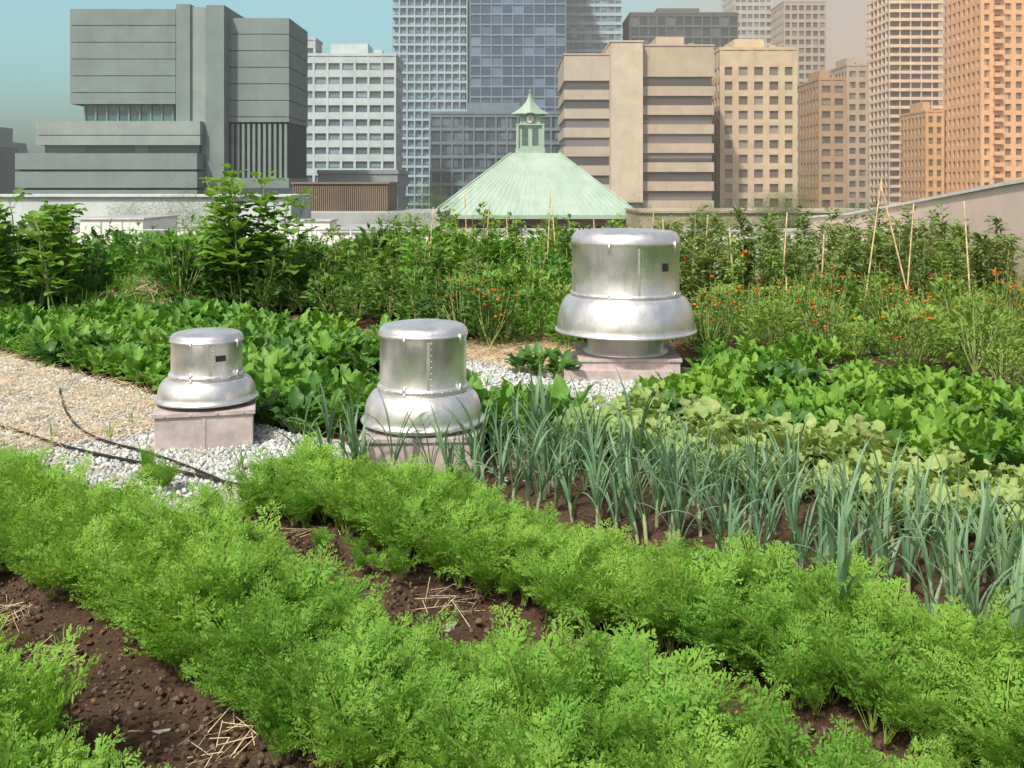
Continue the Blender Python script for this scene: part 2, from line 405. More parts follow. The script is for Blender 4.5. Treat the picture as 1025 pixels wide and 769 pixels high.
mkscatter('dry_stalk_heap',straws+weeds,P,.8,1.5,.5)

# ------------------------------------------------------------ vegetation
zb=.02
mkscatter('carrot_row',carrots,bedpts(-6.5,.5,.75,1.62,.13,z=zb,edge=.04),.7,1.05,.2,clump=.1)
mkscatter('carrot_row.001',carrots,bedpts(-9.3,1.1,2.40,2.86,.123,z=zb,edge=.05,widen=.46),.68,1.08,.2,clump=.13)
mkscatter('carrot_row.002',carrots,bedpts(-5.8,1.1,3.93,4.62,.123,z=zb,edge=.05),.62,1.0,.2,clump=.13)
P=[p for p in bedpts(-7,1,2.2,2.4,.15)+bedpts(-7,1,3.75,3.85,.16,z=0)+bedpts(-5.5,1,4.6,4.95,.18) if U()<.3]
mkscatter('carrot_seedlings',carrots,P,.3,.6,.35)
P=[]
for v in(5.1,5.4,5.7,6.0):
    for u in np.arange(-5.2,.6,.105):
        if U()<.9: x,y=uv(u+U(-.05,.05),v+U(-.1,.1)); P.append((x,y,0))
for i in range(9): x,y=uv(-5.9+U(-.3,.4),4.75+U(-.15,.2)); P.append((x,y,0))
for i in range(22): x,y=uv(U(-2.6,.6),4.75+U(-.2,.2)); P.append((x,y,0))
mkscatter('leek_row',leeks,P,.75,1.12,.2)
mkscatter('squash_row',pales,bedpts(-5.4,1,6.4,7.7,.23,z=zb),.7,1.35,.25,clump=.15)
mkscatter('lettuce_row',letts,bedpts(-5.5,1,8.0,9.4,.23,z=zb),.8,1.5,.2,clump=.2)
mkscatter('lettuce_row.001',letts,bedpts(-6,1,9.8,11.2,.3,cond=lambda x,y:x>2.3),.9,1.5,clump=.2)
mkscatter('beet_row',beets,[p for p in bedpts(-5.3,1,7.7,8.05,.2)+bedpts(-5.6,1,9.4,9.8,.25) if U()<.7],.8,1.4,.2)
def ch(x,y):
    u=x*D[0]+y*D[1]; v=x*N[0]+y*N[1]
    return not(u>-7 and v<6.15)
mkscatter('chard_row',chards,bedpts(-16,-5.3,5.5,6.9,.22,cond=ch),.75,1.4,.2,clump=.2)
mkscatter('chard_row.001',chards,bedpts(-18,-8.8,7.3,8.9,.25)+bedpts(-6.3,-5.3,6.9,7.5,.25),.75,1.45,.2,clump=.2)
mkscatter('beet_row.001',beets,[p for p in bedpts(-18,-7.2,5.5,8.8,.3) if math.sin(p[0]*2.1)+math.sin(p[1]*1.7)+U(-.5,.5)>.9],.9,1.55,.2)
mkscatter('lettuce_row.002',letts,bedpts(-18,-9.5,7.1,9.4,.55)+[p for p in bedpts(-16,-7,5.6,6.9,.6) if U()<.5],.9,1.5)
mkscatter('herb_row',bushl,[p for p in bedpts(-18,-8.8,5.8,9.2,.7) if U()<.28],.5,.8)
def vv(x,y): return x*N[0]+y*N[1]
P=rectpts(-9.5,1.6,10,17.2,.42,cond=lambda x,y: vv(x,y)>10.3+.25*math.sin(x*3) and not(-7.4<x<-5.1 and y>15.2))
cl=[math.sin(p[0]*1.3+p[1]*.9)+U(-.6,.6) for p in P]
mkscatter('pepper_row',bushes,[p for p,c in zip(P,cl) if c<-.1],.8,1.3,clump=.2)
mkscatter('potato_row',bushm,[p for p,c in zip(P,cl) if -.1<=c<.75],.75,1.3,clump=.22)
mkscatter('herb_row.001',bushl,[p for p,c in zip(P,cl) if c>=.75],.9,1.6,clump=.25)
P=rectpts(-11,2,17.2,21.5,.6); cl=[math.sin(p[0]*.9+2)+U(-.8,.8) for p in P]
mkscatter('pepper_row.001',bushes,[p for p,c in zip(P,cl) if c<.0],1.1,1.7,clump=.22)
mkscatter('potato_row.001',bushm,[p for p,c in zip(P,cl) if c>=.0],1.1,1.8,clump=.22)
P=rectpts(1.9,9.3,11,16.4,.42,cond=lambda x,y: vv(x,y)>11.4 and x<.5*y+.6)
Q=[p for p in P if U()<.5]; R_=[p for p in P if p not in Q]
mkscatter('herb_row.002',bushl,Q,.6,1.4,clump=.28)
mkscatter('marigold_row',mari,[p for p in R_ if p[0]>3.6 and U()<.42]+[(x,y,0) for x,y in [(-.4,14.0),(-.1,13.7),(-.7,13.9),(-.3,13.5),(2.6,13.2),(2.9,13.5),(2.4,13.7),(2.8,14.2),(3.2,13.9)]],.95,1.4,clump=.15)
mkscatter('lettuce_row.003',letts,[p for p in R_ if U()<.6],1.0,1.7)
mkscatter('tomato_row',toms,[p for p in rectpts(2.9,8.7,16.6,19.4,.38)+rectpts(2.2,9.5,20.2,22.5,.55) if U()<.9],.72,1.1,.18,clump=.14)
mkscatter('bean_row',beans,[p for p in rectpts(-2.2,1.9,18.2,20.4,.45) if U()<.85],.75,1.15,.18,clump=.22)
mkscatter('tomato_row.001',toms,[p for p in rectpts(-1.8,2.0,16.6,17.8,.45) if U()<.85],.65,1.0,.18,clump=.22)
mkscatter('bean_row.001',beans,[p for p in rectpts(-5,-2.2,17.2,20.4,.6) if U()<.7]+[p for p in rectpts(3,9,16.2,19,.8)if U()<.5],.6,1.05,.2,clump=.2)
P=[p for p in bedpts(-9,-4.8,3.5,5.3,.35) if U()<.22]+[p for p in bedpts(-7,-5,5.9,7.4,.2) if U()<.5]+[p for p in bedpts(-8.5,-5.5,7.3,8.2,.25) if U()<.6]+[p for p in bedpts(-8,.8,1.7,2.3,.3) if U()<.2]
mkscatter('grass_weeds',weeds,P,.5,1.1)

def tall(name,x,y,h,n=3,spread=.35,nl=30,mat='okra'):
    e=empty(name,(x,y,0)); st=MB(); lf=MB()
    for k in range(n):
        a=U(0,6.28); bx,by=math.cos(a)*.12,math.sin(a)*.12; tx,ty=math.cos(a)*spread*U(.5,1.2),math.sin(a)*spread*U(.5,1.2); hh=h*U(.8,1)
        prev=(bx,by,0)
        for s in range(1,7):
            f=s/6; cur=(bx+(tx-bx)*f+U(-.03,.03),by+(ty-by)*f+U(-.03,.03),hh*f); st.tube(prev,cur,.016*(1.1-f*.6),.016*(1-f*.6),6); prev=cur
        for i in range(nl):
            f=U(.25,1.0); o=(bx+(tx-bx)*f,by+(ty-by)*f,hh*f); sc=1.25-.45*f
            blade(lf,o,U(0,6.28),U(.6,1.3),U(.4,1.1),U(.08,.26)*sc,U(.2,.3)*sc,U(.2,.3)*sc,.18,.25,5,4,mp=1)
    st.obj('stems',[M['stem']],True,parent=e); lf.obj('leaves',[M[mat],M['chards']],True,parent=e)
tall('okra_plant',-7.9,16.4,2.05,4,.5,36); tall('okra_plant',-7.2,16.0,1.8,3,.45,32); tall('okra_plant',-8.6,16.5,2.0,4,.5,32); tall('okra_plant',-8.2,17.5,1.9,4,.5,32)
tall('sunflower_plant',-4.6,17.2,2.7,5,.55,40); tall('sunflower_plant',-5.2,17.5,2.35,4,.5,36); tall('sunflower_plant',-4.1,17.3,2.0,3,.5,32)

def stake(x,y,h,lx=0,ly=0,r=.009,name='bamboo_stake'):
    mb=MB(); p0=Vector((x,y,-.02)); p1=Vector((x+lx,y+ly,h)); n=7
    for i in range(n):
        a=p0.lerp(p1,i/n); b=p0.lerp(p1,(i+1)/n); mb.tube(a,b,r*1.15,r*.95,6)
    mb.obj(name,[M['bamboo']],True)
for x,yb,h,lx in((862,16,2.3,.35),(915,16,2.2,-.55),(905,16.2,1.9,.15),(972,15.6,1.95,-.12),(780,16.3,1.75,.12),(735,16.4,1.5,-.08),(820,16.4,1.4,.05),(787,15.2,.8,0),(700,17,1.7,.12),(668,17.5,1.6,-.08)):
    stake(pxX(x,yb),yb,h,lx,U(-.1,.1),.012)
for x,yb,h,lx in((425,18,1.8,.15),(470,18,2.1,-.1),(483,18,2.0,.12),(512,18.4,1.6,-.1),(545,17.8,2.1,.1),(560,18.3,1.9,-.15),(648,18,1.7,.1),(600,18,1.6,-.12)):
    stake(pxX(x,yb),yb,h,lx,U(-.1,.1))

def hose(pts,r=.011):
    cu=bpy.data.curves.new('drip_hose','CURVE'); cu.dimensions='3D'; cu.bevel_depth=r; cu.bevel_resolution=3
    sp=cu.splines.new('NURBS'); sp.points.add(len(pts)-1); sp.order_u=4; sp.use_endpoint_u=True
    for i,(x,y) in enumerate(pts):
        Yd=H*F/(y-HZ); sp.points[i].co=(pxX(x,Yd),Yd,.03,1)
    o=bpy.data.objects.new('drip_hose',cu); cu.materials.append(M['hose']); scene.collection.objects.link(o)
hose([(-60,410),(0,428),(50,446),(90,457),(150,468),(215,484),(262,494),(330,510)],.013)
hose([(60,392),(62,410),(78,440),(130,450),(180,466),(220,484)],.011)

# ------------------------------------------------------------ roof fans
def fan(x,y,b_half,b_h,sk_r,sk_z0,sk_z1,dr,dz1,neck_r,rz=.05,plinth=0):
    e=empty('roof_exhaust_fan',(x,y,-.02),rz)
    mb=MB(); mb.box(-b_half,b_half,-b_half,b_half,0,b_h-.03); mb.obj('curb_box',[M['galv']],parent=e,bevel=.008)
    mb=MB(); mb.box(-b_half-.018,b_half+.018,-b_half-.018,b_half+.018,b_h-.035,b_h)
    for t in np.linspace(-.8,.8,4):
        mb.box(t*b_half-.008,t*b_half+.008,-b_half-.026,-b_half-.018,b_h-.026,b_h-.01)
    mb.box(-.012,.012,-b_half-.006,-b_half-.001,.0,b_h-.037)
    if plinth: mb.box(-b_half-.18,b_half-.1,-b_half-.1,b_half+.1,0,.13)
    mb.obj('curb_flange',[M['galv']],parent=e,bevel=.004)
    mb=MB(); mb.lathe([(neck_r*1.12,b_h),(neck_r*1.12,b_h+.015),(neck_r,b_h+.03),(neck_r,sk_z1-.05)],64); mb.obj('neck',[M['alu']],True,parent=e)
    hh=sk_z1-sk_z0; pr=[]
    pr+=[(sk_r-.05,sk_z0+.02),(sk_r-.012,sk_z0-.006),(sk_r+.006,sk_z0-.004),(sk_r+.012,sk_z0+.006),(sk_r+.008,sk_z0+.016),(sk_r-.012,sk_z0+.024)]
    for i in range(0,13):
        a=i/12*math.pi/2
        rr=dr+.012+(sk_r-.018-dr-.012)*math.cos(a)**.95; zz=sk_z0+.035+(hh-.05)*math.sin(a)**1.05
        pr.append((rr,zz))
    pr+= [(dr+.010,sk_z1-.012),(dr+.010,sk_z1)]
    mb=MB(); mb.lathe(pr,96); 
    mb.lathe([(sk_r-.03,sk_z0+.03),(neck_r,sk_z0+.10)],64)
    mb.obj('wind_band_skirt',[M['alu']],True,parent=e)
    z0=sk_z1; rad=.055*dr/.3
    pr=[(dr+.018,z0-.002),(dr+.02,z0+.012),(dr+.018,z0+.028),(dr+.002,z0+.03),(dr,z0+.035),(dr,dz1-rad*1.55),(dr+.010,dz1-rad*1.5),(dr+.012,dz1-rad*1.2)]
    for i in range(7):
        a=i/6*math.pi/2; pr.append((dr+.010-rad+rad*math.cos(a),dz1-rad+rad*math.sin(a)-.01))
    pr+=[(dr*.6,dz1+.004),(dr*.25,dz1+.012),(.002,dz1+.014)]
    mb=MB(); mb.lathe(pr,96); mb.obj('motor_cover_drum',[M['alu']],True,parent=e)
    mb=MB()
    for k in range(28):
        a=2*math.pi*k/28; rr=dr+.02
        c=Vector((math.cos(a)*rr,math.sin(a)*rr,z0+.014)); n=Vector((math.cos(a),math.sin(a),0)); mb.tube(c,c+n*.004,.006,.004,8)
    for a in(-1.95,-.6,.8,2.6):
        c=Vector((math.cos(a)*(dr+.012),math.sin(a)*(dr+.012),0)); n=Vector((math.cos(a),math.sin(a),0)); tt=Vector((-n.y,n.x,0))*.012
        for (za,zb_) in((z0+.0,z0+.06),(dz1-rad*2.2,dz1-rad*1.0)):
            p=[c-tt,c+tt,c+tt+n*.012,c-tt+n*.012]
            mb.add([(*q.xy,za) for q in p]+[(*q.xy,zb_) for q in p],[(0,1,5,4),(1,2,6,5),(2,3,7,6),(3,0,4,7),(4,5,6,7),(0,3,2,1)])
    a=-1.35
    for zz in np.linspace(z0+.07,dz1-rad*1.9,8):
        c=Vector((math.cos(a)*dr,math.sin(a)*dr,zz)); n=Vector((math.cos(a),math.sin(a),0)); mb.tube(c,c+n*.003,.005,.004,6)
    mb.obj('rivets_and_clips',[M['alu']],True,parent=e)
    mb=MB(); aa=np.linspace(-1.28,-1.28+.09/dr*1.0,5) if dr<.32 else np.linspace(-.95,-.95+.1/dr,5)
    zl=z0+(dz1-z0)*.4; r2=dr+.004
    vs=[(math.cos(q)*r2,math.sin(q)*r2,zl) for q in aa]+[(math.cos(q)*r2,math.sin(q)*r2,zl+.045*(1+ (dr>.5))) for q in aa]
    mb.add(vs,[(i,i+1,6+i,5+i) for i in range(4)]); 
    if dr<.32 or dr>.5: mb.obj('label_plate',[M['label']],parent=e)
    mb=MB(); a=-1.42; r2=dr+.003
    aa=[a-.012/dr,a+.012/dr]; vs=[(math.cos(q)*r2,math.sin(q)*r2,z0+.035) for q in aa]+[(math.cos(q)*r2,math.sin(q)*r2,dz1-rad*1.6) for q in aa]
    mb.add(vs,[(0,1,3,2)]); mb.obj('lap_seam',[M['alu']],parent=e)
fan(-2.66,8.72,.395,.33,.43,.37,.57,.30,.95,.25,.24)
fan(-.71,8.0,.45,.31,.485,.35,.61,.345,1.12,.36,.05)
fan(1.35,11.9,.57,.25,.83,.50,.93,.635,1.69,.45,-.02,1)

# ------------------------------------------------------------ rooftop edge structures
M['white']=simple('white_paint',(.66,.68,.65),.6,var=.18,sc=1.5)
M['beige']=simple('beige_render',(.70,.57,.49),.8,var=.12,sc=1.2)
M['greymetal']=simple('grey_metal',(.45,.47,.47),.5,.3)
mb=MB()
ptsw=[(8.35,11,2.55),(8.75,16,2.33),(9.0,18.3,2.18),(9.6,24,1.75),(10.1,30,1.3),(10.5,35.5,1.02)]
for i in range(len(ptsw)-1):
    (x0,y0,z0),(x1,y1,z1)=ptsw[i],ptsw[i+1]; t=.3
    mb.add([(x0,y0,-.05),(x1,y1,-.05),(x1+t,y1,-.05),(x0+t,y0,-.05),(x0,y0,z0),(x1,y1,z1),(x1+t,y1,z1),(x0+t,y0,z0)],[(0,1,5,4),(4,5,6,7),(2,3,7,6),(0,4,7,3),(1,2,6,5)],0)
    mb.add([(x0-.05,y0,z0+.003),(x1-.05,y1,z1+.003),(x1+t+.05,y1,z1+.003),(x0+t+.05,y0,z0+.003),(x0-.05,y0,z0+.07),(x1-.05,y1,z1+.07),(x1+t+.05,y1,z1+.07),(x0+t+.05,y0,z0+.07)],[(0,1,5,4),(4,5,6,7),(2,3,7,6),(0,4,7,3),(0,3,2,1)],1)
mb.obj('parapet_wall',[M['beige'],M['white']])
mb=MB(); mb.box(-30,-4.2,34.5,35,-.05,.75); mb.box(-30,-4.1,34.4,35.1,.75,.83,1); mb.box(-4.1,10.4,34.5,35,-.05,.6); mb.box(-4.1,10.4,34.4,35.1,.6,.68,1)
mb.obj('parapet_wall',[M['white'],M['greymetal']])
def unit(name,x0,x1,y0,y1,Yd,dep):
    e=empty(name,(pxX((x0+x1)/2,Yd),Yd,-.06)); w=(x1-x0)/F*Yd/2; h=pxZ(y0,Yd)+.06
    mb=MB(); mb.box(-w,w,0,dep,0,h-.06); mb.obj('casing',[M['white']],parent=e,bevel=.02)
    mb=MB(); mb.box(-w-.05,w+.05,-.05,dep+.05,h-.057,h); mb.obj('cap',[M['greymetal']],parent=e,bevel=.01)
    mb=MB(); n=max(2,int(w*2/.5))
    for i in range(1,n): mb.box(-w+i*2*w/n-.015,-w+i*2*w/n+.015,-.02,-.003,.1,h-.1)
    mb.obj('panel_seams',[M['greymetal']],parent=e)
unit('rooftop_equipment_box',80,143,218,262,29,3)
unit('rooftop_equipment_box',322,412,231,252,28,3)
unit('rooftop_equipment_box',275,330,220,240,33,1.3)
mb=MB()
for i in range(9):
    x=-11+.95*i; mb.tube((x,27,0),(x,27,1.0),.025,.025,8)
for z in(.5,.98): mb.tube((-11,27,z),(-3.4,27,z),.022,.022,8)
mb.obj('pipe_railing',[M['greymetal']],True)

# ------------------------------------------------------------ city
def conc(name,c,var=.12):
    m,nt=newmat(name); p=pos(nt)
    n1=noise(nt,.35,5,p,.6); st=noise(nt,1,4,scalevec(nt,p,(.9,.9,.06)),.6)
    col=mix(nt,mrange(nt,n1,.3,.7),tuple(x*(1-var) for x in c),tuple(x*(1+var) for x in c))
    col=mix(nt,mrange(nt,st,.5,.8,0,.35),col,tuple(x*.65 for x in c))
    out(nt,princ(nt,col,.85,0,.25)); return m
def glass(name,bay,fh,dark,light,thr=.65,rough=.12):
    m,nt=newmat(name); p=pos(nt)
    sv=scalevec(nt,p,(1/bay*1.0,.07,1/fh)); fl=nd(nt,'ShaderNodeVectorMath',operation='FLOOR'); nt.links.new(sv,fl.inputs[0])
    wn=nd(nt,'ShaderNodeTexWhiteNoise'); nt.links.new(fl.outputs[0],wn.inputs['Vector'])
    col=mix(nt,mrange(nt,wn.outputs['Value'],thr,1,0,1),dark,light)
    n=noise(nt,.05,3,p); col=mix(nt,mrange(nt,n,.4,.7,0,.4),col,tuple(x*1.5+.02 for x in dark))
    out(nt,princ(nt,col,rough,0,.8)); return m
BZ=-14
def bldg(name,xv0,xv1,ytop,Yd,dep,fh,bay,band,pier,wc,gc_,gl=None,thr=.6,raw=False,zb=BZ,proud=.35,parapet=1.2,plant=True,topfull=0,rough=.15,balc=0):
    x0,x1=xv0,xv1
    if not raw:
        if x1<512: x1=512-(512-x1)*(Yd+dep)/Yd
        if x0>512: x0=512+(x0-512)*(Yd+dep)/Yd
    X0,X1=pxX(x0,Yd),pxX(x1,Yd); Zt=pxZ(ytop,Yd)
    e=empty(name,((X0+X1)/2,Yd+dep/2,zb)); inv=Vector((-(X0+X1)/2,-(Yd+dep/2),-zb))
    def fin(mb,nm,mt):
        o=mb.obj(nm,[mt],parent=e); o.location=inv; return o
    g=MB(); g.box(X0+proud,X1-proud,Yd+proud,Yd+dep-proud,zb,Zt-.5); fin(g,'windows',glass(name+'_glass',bay,fh,gc_,gl or tuple(x*2+.08 for x in gc_),thr,rough))
    w=MB(); wm=conc(name+'_wall',wc)
    z=Zt-topfull; 
    if topfull: w.box(X0,X1,Yd,Yd+dep,Zt-topfull,Zt-.02)
    while z>zb+fh and band>0:
        w.box(X0,X1,Yd,Yd+dep,z-band*fh,z-.02 if z>Zt-.1 else z); z-=fh
    if balc:
        n=int((X1-X0)/balc)
        for i in range(n):
            if i%3==1:
                xx=X0+(i+.1)*balc; z=Zt-fh
                while z>zb+fh: w.box(xx,xx+balc*.8,Yd-1.2,Yd-.07,z-.1,z+.9); z-=fh
    fin(w,'walls',wm)
    if pier>0:
        q=MB(); n=max(1,round((X1-X0)/bay)); b=(X1-X0)/n; hw=pier*bay/2; pz=.06
        for i in range(n+1):
            xx=X0+i*b; a_,b_=xx-hw,xx+hw
            if i==0: a_,b_=X0-pz,X0+hw*1.4
            if i==n: a_,b_=X1-hw*1.4,X1+pz
            q.box(a_,b_,Yd-pz,Yd+.8,zb,Zt-.06); 
        n2=max(1,round(dep/bay)); b2=dep/n2
        sx=X1 if X1+X0<0 else X0
        for i in range(1,n2):
            yy=Yd+i*b2
            q.box(sx-(.8 if sx>X0 else pz),sx+(pz if sx>X0 else .8),yy-hw,yy+hw,zb,Zt-.06)
        fin(q,'piers',wm)
    r=MB(); r.box(X0-.15,X1+.15,Yd-.15,Yd+dep+.15,Zt,Zt+parapet*.5)
    if plant:
        cx=(X0+X1)/2; ww=(X1-X0); r.box(cx-ww*.22,cx+ww*.18,Yd+dep*.3,Yd+dep*.8,Zt+parapet*.5,Zt+parapet*.5+2.6)
        r.box(cx+ww*.25,cx+ww*.33,Yd+dep*.3,Yd+dep*.5,Zt+parapet*.5,Zt+parapet*.5+1.3)
    fin(r,'roof',wm)
    return e
G=(.05,.08,.09)  # most city wall and glass colours are lightened to stand in for haze
e=empty('concrete_office_block',(pxX(170,130),136,BZ)); inv=Vector((-e.location.x,-136,14))
wm=conc('civic_concrete',(.19,.25,.245)); wl=conc('civic_concrete_light',(.26,.32,.31)); gm=glass('civic_glass',1.6,3,(.04,.11,.12),(.11,.22,.23),.5)
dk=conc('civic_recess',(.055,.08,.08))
W=MB()
def part(x0,x1,y0,y1,Yd,dep,m=0,step=0,gap=.1,inset=.25):
    X0,X1=pxX(x0,Yd),pxX(x1,Yd); zt=pxZ(y0,Yd); zb_=BZ if y1 is None else pxZ(y1,Yd)
    if step:
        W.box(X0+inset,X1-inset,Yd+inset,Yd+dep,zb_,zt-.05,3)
        z=zt
        while z-step>zb_-.01: W.box(X0,X1,Yd,Yd+dep-.1,z-step+gap,z,m); z-=step
        if z-zb_>gap+.05: W.box(X0,X1,Yd,Yd+dep-.1,zb_,z,m)
    else: W.box(X0,X1,Yd,Yd+dep,zb_,zt,m)
part(222,289,18,122,130,12,0,2.15)
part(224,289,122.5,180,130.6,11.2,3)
for i in range(12): part(226+i*5.3,228.6+i*5.3,124,178,130.1,1.0,0)
part(222,289,178,None,129.5,12.3,0)
part(176,190,4,None,127.8,14,0); part(190.2,206,7,None,128.2,13.6,1); part(206.2,224,5,None,127.9,14,0)
part(70,175.5,9,104,131,14,0,2.2)
part(84,175,104.5,121,132,12,2)
for i in range(9): part(84+i*11,85.5+i*11,104.5,121,131.8,.2,0)
part(36,200,121,145,126.5,12,1,1.85)
part(45,199,145.2,153,127.4,11,2)
part(15,197,153.2,None,125,12,0,2.3,.28,.4)
part(205,306,188,None,122,5,3)
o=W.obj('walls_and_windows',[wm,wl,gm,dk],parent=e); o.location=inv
bldg('grey_midrise_building',-30,14,142,170,20,3,2.4,.5,.3,(.28,.34,.33),G)
bldg('white_apartment_slab',300,403,56,210,14,2.95,3.0,.5,.16,(.46,.54,.55),(.08,.13,.15),thr=.5)
bldg('apartment_penthouse_block',304,322,40,222,8,3,3,.6,.2,(.4,.47,.48),G,plant=False)
bldg('glass_condo_tower',392,470,-60,330,22,3.1,2.6,.24,.16,(.36,.48,.54),(.06,.14,.2),thr=.45,proud=.8,rough=.08)
bldg('blue_glass_tower',470,566,-90,300,25,3.1,3.2,.16,.10,(.17,.26,.33),(.025,.07,.13),thr=.5,proud=.3,raw=True,rough=.08)
bldg('striped_glass_tower',566,622,-60,330,20,3.0,2.4,.34,.08,(.42,.52,.55),(.07,.14,.18),thr=.5,raw=True)
bldg('dark_glass_midrise',430,562,114,240,20,3.3,2.6,.22,.14,(.15,.22,.25),(.03,.065,.09),thr=.5,raw=True,rough=.08)
bldg('slate_podium_building',318,408,174,150,15,3.4,4,.55,.0,(.26,.3,.3),G,plant=False)
bldg('dark_glass_office',622,738,14,330,25,3.6,3.0,.22,.16,(.13,.14,.14),(.03,.04,.05),thr=.6,rough=.08)
bldg('grey_office_tower',722,772,-30,420,25,3.4,2.6,.45,.25,(.42,.41,.36),(.13,.13,.12))
bldg('bronze_office_tower',768,826,2,400,25,3.4,2.6,.4,.3,(.40,.35,.27),(.12,.105,.085))
bldg('brown_brick_building',797,846,80,260,20,3.3,3,.45,.35,(.38,.26,.15),(.08,.07,.055))
bldg('grey_brick_building',826,868,66,300,20,3.3,3,.45,.35,(.42,.33,.24),(.1,.09,.075))
bldg('concrete_grid_hotel',700,797,50,205,22,3.0,3.3,.42,.40,(.56,.45,.31),(.14,.12,.09),thr=.5,topfull=2.2)
bldg('balcony_striped_tower',866,943,-70,330,22,2.9,3.4,.34,.05,(.72,.54,.38),(.12,.09,.065),proud=1.1)
bldg('brown_lowrise_apartment',900,944,112,270,18,2.9,2.6,.4,.4,(.56,.35,.18),(.12,.085,.055))
bldg('brick_residential_tower',943,1100,-80,250,22,2.8,2.7,.42,.44,(.70,.41,.22),(.18,.115,.07),(.55,.4,.26),thr=.55,balc=2.7)
bldg('tan_office_block',564,612,55,190,25,3.6,40,.52,.0,(.44,.39,.32),(.08,.08,.08),topfull=3,plant=False,raw=True,parapet=.6)
bldg('tan_service_core',611,643,42,187,28,400,40,.96,.0,(.56,.48,.37),(.05,.05,.05),topfull=30,plant=False,raw=True,parapet=.6)
bldg('tan_office_block',642,714,46,189,26,3.6,40,.5,.0,(.47,.39,.29),(.08,.073,.065),topfull=4,plant=True,raw=True,parapet=.6)
e=empty('louvred_mechanical_penthouse',(pxX(342,75),75,-2)); inv=Vector((-e.location.x,-75,2))
mb=MB(); Xa,Xb=pxX(293,75),pxX(388,75); zt=pxZ(184,75); mb.box(Xa,Xb,75,81,-6,zt)
for i in range(46):
    x=Xa+(Xb-Xa)*(i+.5)/46; mb.box(x-.045,x+.045,74.85,75.0,pxZ(212,75),zt-.15)
mb.box(Xa-.1,Xb+.1,74.8,81.1,zt,zt+.15)
o=mb.obj('louvres',[conc('bronze_louvre',(.2,.16,.12))],parent=e); o.location=inv
mb=MB(); mb.box(pxX(-60,60),pxX(291,60),60,66,-13.9,pxZ(197,60)); mb.box(pxX(-60,60),pxX(291.5,60),59.8,66.1,pxZ(196.9,60),pxZ(195,60))
mb.obj('low_white_annex_building',[conc('annex_white',(.5,.56,.55))])
mb=MB(); mb.box(pxX(260,70),pxX(440,70),70.5,82,-13.9,pxZ(213,70)); mb.obj('low_flat_roof_building',[conc('annex_grey',(.38,.4,.39))])
mb=MB(); mb.box(pxX(640,80),pxX(1200,80),80,90,-13.9,pxZ(213,80)); mb.box(pxX(640,80)-.1,pxX(1200,80),79.8,90.1,pxZ(213,80)+.003,pxZ(211,80)); mb.obj('low_brown_building',[conc('annex_brown',(.4,.34,.26))])

m,nt=newmat('verdigris_copper'); p=pos(nt)
n1=noise(nt,.6,5,p,.6)
col=mix(nt,mrange(nt,n1,.3,.7),(.28,.39,.32),(.36,.47,.39)); 
col=mix(nt,mrange(nt,noise(nt,1,4,scalevec(nt,p,(1.4,.5,.15))),.5,.75,0,.5),col,(.21,.31,.26)); out(nt,princ(nt,col,.75,0,.2)); M['verd']=m
e=empty('clock_tower_hall',(1.9,99,BZ)); inv=Vector((-1.9,-99,14))
def ch_(mb,n,mats,smooth=False):
    o=mb.obj(n,mats,smooth,parent=e); o.location=inv
X0,X1=pxX(429,90),pxX(641,90); ze=pxZ(215,90); zt=pxZ(153.5,98)
mb=MB(); r=[(X0,90,ze),(X1,90,ze),(X1,109,ze),(X0,109,ze),(-.1,96.8,zt),(4.6,96.8,zt),(4.6,101.2,zt),(-.1,101.2,zt)]
mb.add(r,[(0,1,5,4),(1,2,6,5),(2,3,7,6),(3,0,4,7),(4,5,6,7)])
def seams(a,b,c,d,n):
    a,b,c,d=map(Vector,(a,b,c,d))
    for i in range(1,n):
        f=i/n; mb.tube(a.lerp(b,f),d.lerp(c,f),.035,.025,4)
seams(r[0],r[1],r[5],r[4],30); seams(r[3],r[0],r[4],r[7],24); seams(r[1],r[2],r[6],r[5],24)
for a,b in((0,4),(1,5)): mb.tube(r[a],r[b],.12,.1,6)
mb.box(X0-.3,X1+.3,89.7,109.3,ze-.35,ze-.003); ch_(mb,'hipped_roof',[M['verd']])
mb=MB(); mb.box(X0+.8,X1-.8,90.8,108.2,BZ,ze-.35); ch_(mb,'walls',[conc('hall_brick',(.3,.2,.15))])
mb=MB()
for i in range(8):
    x=X0+1.8+i*2.2; mb.box(x,x+1,90.7,90.8,ze-3.2,ze-1)
ch_(mb,'windows',[M['label']])
cx,cy=1.78,99; Z=lambda y: pxZ(y,99)
mb=MB(); mb.box(cx-1.45,cx+1.45,cy-1.45,cy+1.45,zt-.3,Z(149)); mb.box(cx-1.15,cx+1.15,cy-1.15,cy+1.15,Z(149),Z(126)); mb.box(cx-1.4,cx+1.4,cy-1.4,cy+1.4,Z(126)+.003,Z(124.5))
mb.box(cx-1.0,cx+1.0,cy-1.0,cy+1.0,Z(124.5)+.003,Z(115)); mb.box(cx-1.5,cx+1.5,cy-1.5,cy+1.5,Z(115)+.003,Z(114))
pr=[(1.9,Z(114)),(1.2,Z(110)),(.75,Z(106)),(.42,Z(102)),(.2,Z(97)),(.05,Z(92))]
mb.lathe(pr,4,0,cx,cy)
mb.lathe([(.02,Z(92)),(.16,Z(91.3)),(.16,Z(90.6)),(.02,Z(90)),(.02,Z(86))],10,0,cx,cy)
for a,b in((-1,-1),(1,-1),(-1,1),(1,1)): mb.box(cx+a*1.25-.12,cx+a*1.25+.12,cy+b*1.25-.12,cy+b*1.25+.12,Z(149)+.003,Z(126))
ch_(mb,'cupola',[M['verd']])
mb=MB()
def disc(y,z,r,m):
    vs=[(cx+r*math.cos(k*math.pi/12),y,z+r*math.sin(k*math.pi/12)) for k in range(24)]; mb.add(vs,[tuple(range(24))],m)
